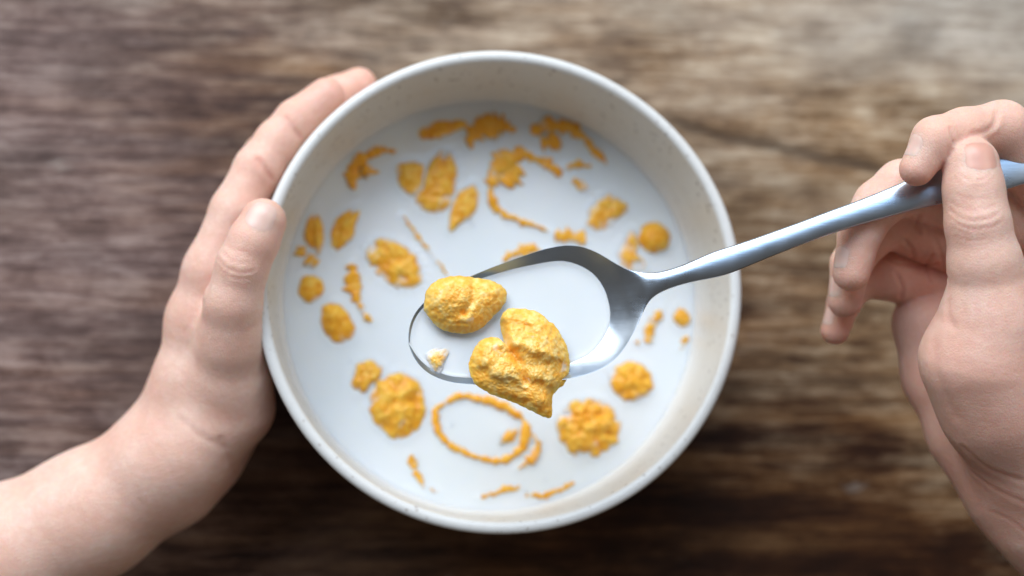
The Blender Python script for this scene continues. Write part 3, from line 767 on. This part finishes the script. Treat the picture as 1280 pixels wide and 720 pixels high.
def left_hand():
    fd = Field((-24.5, -17.5, -0.1), (-2.5, 9.5, 9.2))
    palm = fd.new()
    chain(fd, palm, [(-260,815,3.1,2.75),(-10,704,3.2,2.22),(115,642,3.3,1.95),(205,587,3.8,1.78)], .8)      # forearm
    chain(fd, palm, [(205,583,3.8,1.82),(243,548,3.9,1.62)], .8)
    chain(fd, palm, [(205,570,4.3,1.45),(236,480,4.9,1.05),(250,400,5.3,.94),(267,338,5.7,.87)], .7)     # index metacarpal
    chain(fd, palm, [(205,585,3.5,1.5),(240,480,3.7,1.1),(252,400,3.8,1.0),(272,335,4.0,.92)], .7)
    chain(fd, palm, [(220,580,2.7,1.45),(255,490,2.7,1.1),(275,410,2.5,.95),(292,350,2.5,.85)], .7)
    chain(fd, palm, [(236,575,2.3,1.35),(280,495,1.9,1.05),(300,430,1.5,.85),(315,375,1.4,.75)], .7)
    chain(fd, palm, [(238,562,4.6,1.42),(288,508,4.9,1.26),(290,470,5.6,1.08),(291,420,6.4,.93)], .6)       # thenar
    chain(fd, palm, [(252,558,3.4,1.45),(299,508,3.0,1.15)], .6)
    D = palm.copy()
    thumb = [(289,428,6.5,.98),(291,380,7.2,.86),(303,333,7.65,.77),(317,302,7.80,.74),(329,277,7.82,.70)]
    T = fd.new(); chain(fd, T, thumb, .3); Tp = fd.new(); chain(fd, Tp, thumb[:3], .3)
    fingers = [
        [(265,340,5.8,.87),(295,264,6.05,.79),(323,211,6.05,.75),(347,178,5.95,.70),(371,151,5.9,.67),(408,120,5.85,.59)],
        [(272,335,4.0,.92),(300,258,4.25,.82),(335,198,4.4,.80),(385,147,4.4,.72),(420,122,4.5,.68),(449,107,4.6,.60)],
        [(292,350,2.5,.85),(322,275,2.6,.78),(352,222,2.7,.76),(400,170,2.8,.68),(440,142,2.9,.58)],
        [(315,375,1.4,.75),(345,310,1.4,.66),(368,262,1.4,.64),(400,220,1.5,.56),(425,196,1.5,.50)]]
    # webs and blending only at the base of each finger, so that the fingers themselves stay apart
    for f in [thumb]+fingers:
        A = fd.new(); chain(fd, A, f, .22)
        B = palm.copy(); chain(fd, B, f[:2], .42); D = np.minimum(D, np.minimum(A, B))
    # web between thumb and index
    Wb = palm.copy(); cone(fd, Wb, P(283,415,5.7), P(270,395,5.3), .7, .7, .7); D = np.minimum(D, Wb)
    bowl_cut(fd, D)
    h = Hand(fd, D)
    # thumb: knuckle folds
    for pth, dp in (([(272,322),(280,333),(292,339),(306,341),(318,338)], .020), ([(278,316),(288,325),(300,329),(312,329)], .018), ([(273,333),(284,344),(298,349),(312,348)], .010),
                    ([(283,307),(295,313),(308,314)], .010)):
        h.crease(pth, dp, .035, .5, .10)
    h.crease([(322,200),(330,210),(339,224)], .045, .08, .3, .35)
    h.crease([(357,148),(365,159),(374,171)], .035, .07, .3, .35)
    h.crease([(262,348),(258,372),(243,400)], .02, .14, .2, .05)
    h.crease([(246,388),(240,402),(231,415)], .012, .08, .2, .1)
    h.crease([(300,600),(285,575),(276,550)], .03, .12, .2, .05)
    h.crease([(225,525),(250,545),(280,560)], .02, .10, .2, .0)
    for px, py, z, r, a in ((345,275,7.4,.6,.55),(325,300,7.3,.8,.25),(300,335,7.6,.6,.25),(412,115,5.8,.8,.5),(455,104,4.6,.8,.5),(372,155,5.9,.5,.3),(325,212,6.0,.7,.25),(264,338,5.8,.9,.18),(300,580,3.5,1.6,.25)):
        h.dab(px, py, z, r, a)
    h.build('arm', 'left forearm and hand wrapped round the side of the bowl, thumb on its rim', person)
    ax = np.array(P(334,258,7.75))-np.array(P(312,306,7.75))
    p = np.array(P(327,278,7.75)); n = np.array((-0.05, -0.12, 1.0))
    h.nail(P(329,273,7.8), ax, n, 1.16, 1.10)
    # index and middle nails face outwards
    for q, a0, a1, z in (((408,119),(370,148),(414,114),5.9), ((449,107),(420,122),(455,104),4.6)):
        ax = np.array(P(*a1, z))-np.array(P(*a0, z)); out = np.array(P(*q, z)); n = np.array((out[0]-BX, out[1]-BY, 0.15)); n[:2] /= np.linalg.norm(n[:2]); n[2] = -0.55
        h.nail(out, ax, n, .85, .85)
left_hand()

def right_hand():
    fd = Field((9.0, -14.0, 3.5), (25.5, 8.0, 14.6))
    palm = fd.new()
    chain(fd, palm, [(1620,980,6.2,2.7),(1420,760,7.6,2.35),(1320,630,9.0,2.0),(1290,560,9.6,1.85)], .8)
    chain(fd, palm, [(1300,580,9.8,1.7),(1330,440,10.4,1.2),(1345,330,10.6,1.0),(1345,285,10.6,.95)], .8)
    chain(fd, palm, [(1300,580,9.2,1.6),(1335,440,9.4,1.2),(1350,340,9.4,1.0),(1345,308,9.4,.95)], .8)
    chain(fd, palm, [(1290,580,8.6,1.6),(1310,450,8.2,1.2),(1330,370,8.1,1.0),(1325,338,8.1,.9)], .8)
    chain(fd, palm, [(1270,580,8.2,1.5),(1250,480,7.4,1.3),(1270,410,6.9,1.0),(1285,370,6.9,.82)], .8)
    # heel of the hand on the little-finger side
    chain(fd, palm, [(1158,405,7.9,1.05),(1178,470,7.9,1.12),(1215,540,8.2,1.25),(1270,600,8.6,1.7)], .6)
    chain(fd, palm, [(1170,405,7.9,1.0),(1270,380,7.2,1.0)], .6)
    # ball of the thumb
    T0 = fd.new(); chain(fd, T0, [(1236,400,11.9,1.25),(1228,448,11.4,1.62),(1250,505,10.9,1.62),(1290,565,10.0,1.8)], .7)
    thumb = [(1243,395,11.9,1.28),(1231,330,12.45,.98),(1222,278,12.72,.86),(1217,238,12.8,.80),(1214,206,12.78,.78)]
    D = smin(palm, T0, .35)
    A = fd.new(); chain(fd, A, thumb, .3); B = T0.copy(); chain(fd, B, thumb[:2], .6); D = np.minimum(D, np.minimum(A, B))
    fingers = [
        [(1345,285,10.6,.95),(1300,225,11.1,.84),(1252,161,12.05,.80),(1205,166,12.4,.70),(1169,175,12.55,.65),(1146,211,12.45,.50)],
        [(1345,308,9.4,.98),(1240,266,10.05,.93),(1128,234,10.7,.80),(1098,255,10.68,.70),(1076,288,10.55,.64),(1064,341,10.35,.55)],
        [(1325,338,8.1,.95),(1215,312,8.9,.95),(1110,276,9.45,.80),(1083,300,9.35,.66),(1064,330,9.2,.60),(1056,376,9.05,.52)],
        [(1285,375,7.1,.95),(1190,360,7.8,.98),(1108,342,8.25,.80),(1072,352,8.2,.56),(1056,376,8.1,.50),(1044,413,7.95,.45)]]
    for f in fingers:
        A = fd.new(); chain(fd, A, f, .2); B = palm.copy(); chain(fd, B, f[:2], .5); D = np.minimum(D, np.minimum(A, B))
    h = Hand(fd, D)
    for pth, dp, wd in (([(1187,262),(1200,272),(1218,276),(1236,273),(1250,266)], .026, .035), ([(1190,273),(1204,283),(1220,287),(1238,284),(1252,277)], .019, .03), ([(1188,252),(1203,260),(1222,263),(1244,257)], .015, .03),
                    ([(1196,243),(1215,249),(1238,246)], .012, .03), ([(1194,295),(1215,301),(1240,297)], .012, .03),
                    ([(1187,160),(1191,170),(1192,180)], .05, .045), ([(1246,141),(1243,155),(1232,164),(1216,168)], .035, .07),
                    ([(1168,295),(1180,330),(1186,352)], .03, .05)):
        h.crease(pth, dp, wd, .5, .12)
    for pth, dp, wd in (([(1150,268),(1146,282),(1150,292)], .06, .05), ([(1132,300),(1140,312),(1142,322)], .06, .05), ([(1120,342),(1128,358),(1126,372)], .06, .05), ([(1166,318),(1158,335),(1162,352)], .05, .05), ([(1108,322),(1124,330),(1150,332),(1172,328)], .04, .05), ([(1168,430),(1172,470),(1195,520)], .02, .16),
                        ([(1205,560),(1235,585),(1275,600)], .022, .09), ([(1215,590),(1245,612),(1280,628)], .016, .08), ([(1240,640),(1262,650),(1280,664)], .010, .07),
                        ([(1192,408),(1185,395),(1186,378)], .02, .10)):
        h.crease(pth, dp, wd, .35, .15)
    h.crease([(1199,217),(1208,224),(1219,226),(1230,223),(1238,216)], .018, .03, .8, .1)
    for px, py, z, r, a in ((1214,190,12.9,.7,.45),(1222,278,12.9,.7,.3),(1148,215,12.4,.7,.45),(1130,225,12.3,.5,.25),(1250,150,12.2,.7,.15),(1062,345,10.3,.8,.45),(1054,380,9.0,.7,.55),(1042,415,7.9,.7,.65),
                            (1150,300,9.5,1.3,.3),(1130,340,8.4,1.2,.3),(1170,330,9.0,1.3,.35),(1160,370,8.0,1.2,.3),(1245,440,12.2,1.2,.12),(1150,480,7.9,1.4,.35),(1230,600,8.6,2.0,.3),(1215,530,10.4,1.3,.3),(1280,560,9.8,2.5,.15)):
        h.dab(px, py, z, r, a)
    h.build('arm', 'right hand pinching the spoon handle between thumb and forefinger', person)
    ax = np.array(P(1213,180,12.8))-np.array(P(1219,250,12.8))
    h.nail(P(1214,202,12.8), ax, (0.0, -0.05, 1.0), 1.05, 1.16, NAIL_RED, 'reddened thumbnail pressed against the spoon')
    def nl(q, a0, a1, n, L, W):
        ax = np.array(P(*a1))-np.array(P(*a0)); h.nail(P(*q), ax, n, L, W)
    nl((1156,197,12.5), (1172,178,12.55), (1148,208,12.45), (-.90, .30, .32), .68, .70)
    nl((1067,326,10.4), (1076,288,10.55), (1064,338,10.35), (-.93, .08, .42), .70, .68)
    nl((1057,362,9.1), (1064,330,9.2), (1055,373,9.05), (-.93, .05, .40), .66, .62)
    nl((1048,400,8.0), (1056,376,8.1), (1044,411,7.95), (-.93, .05, .40), .56, .52)
right_hand()
print('verts', sum(len(o.data.vertices) for o in bpy.data.objects if o.type == 'MESH'))
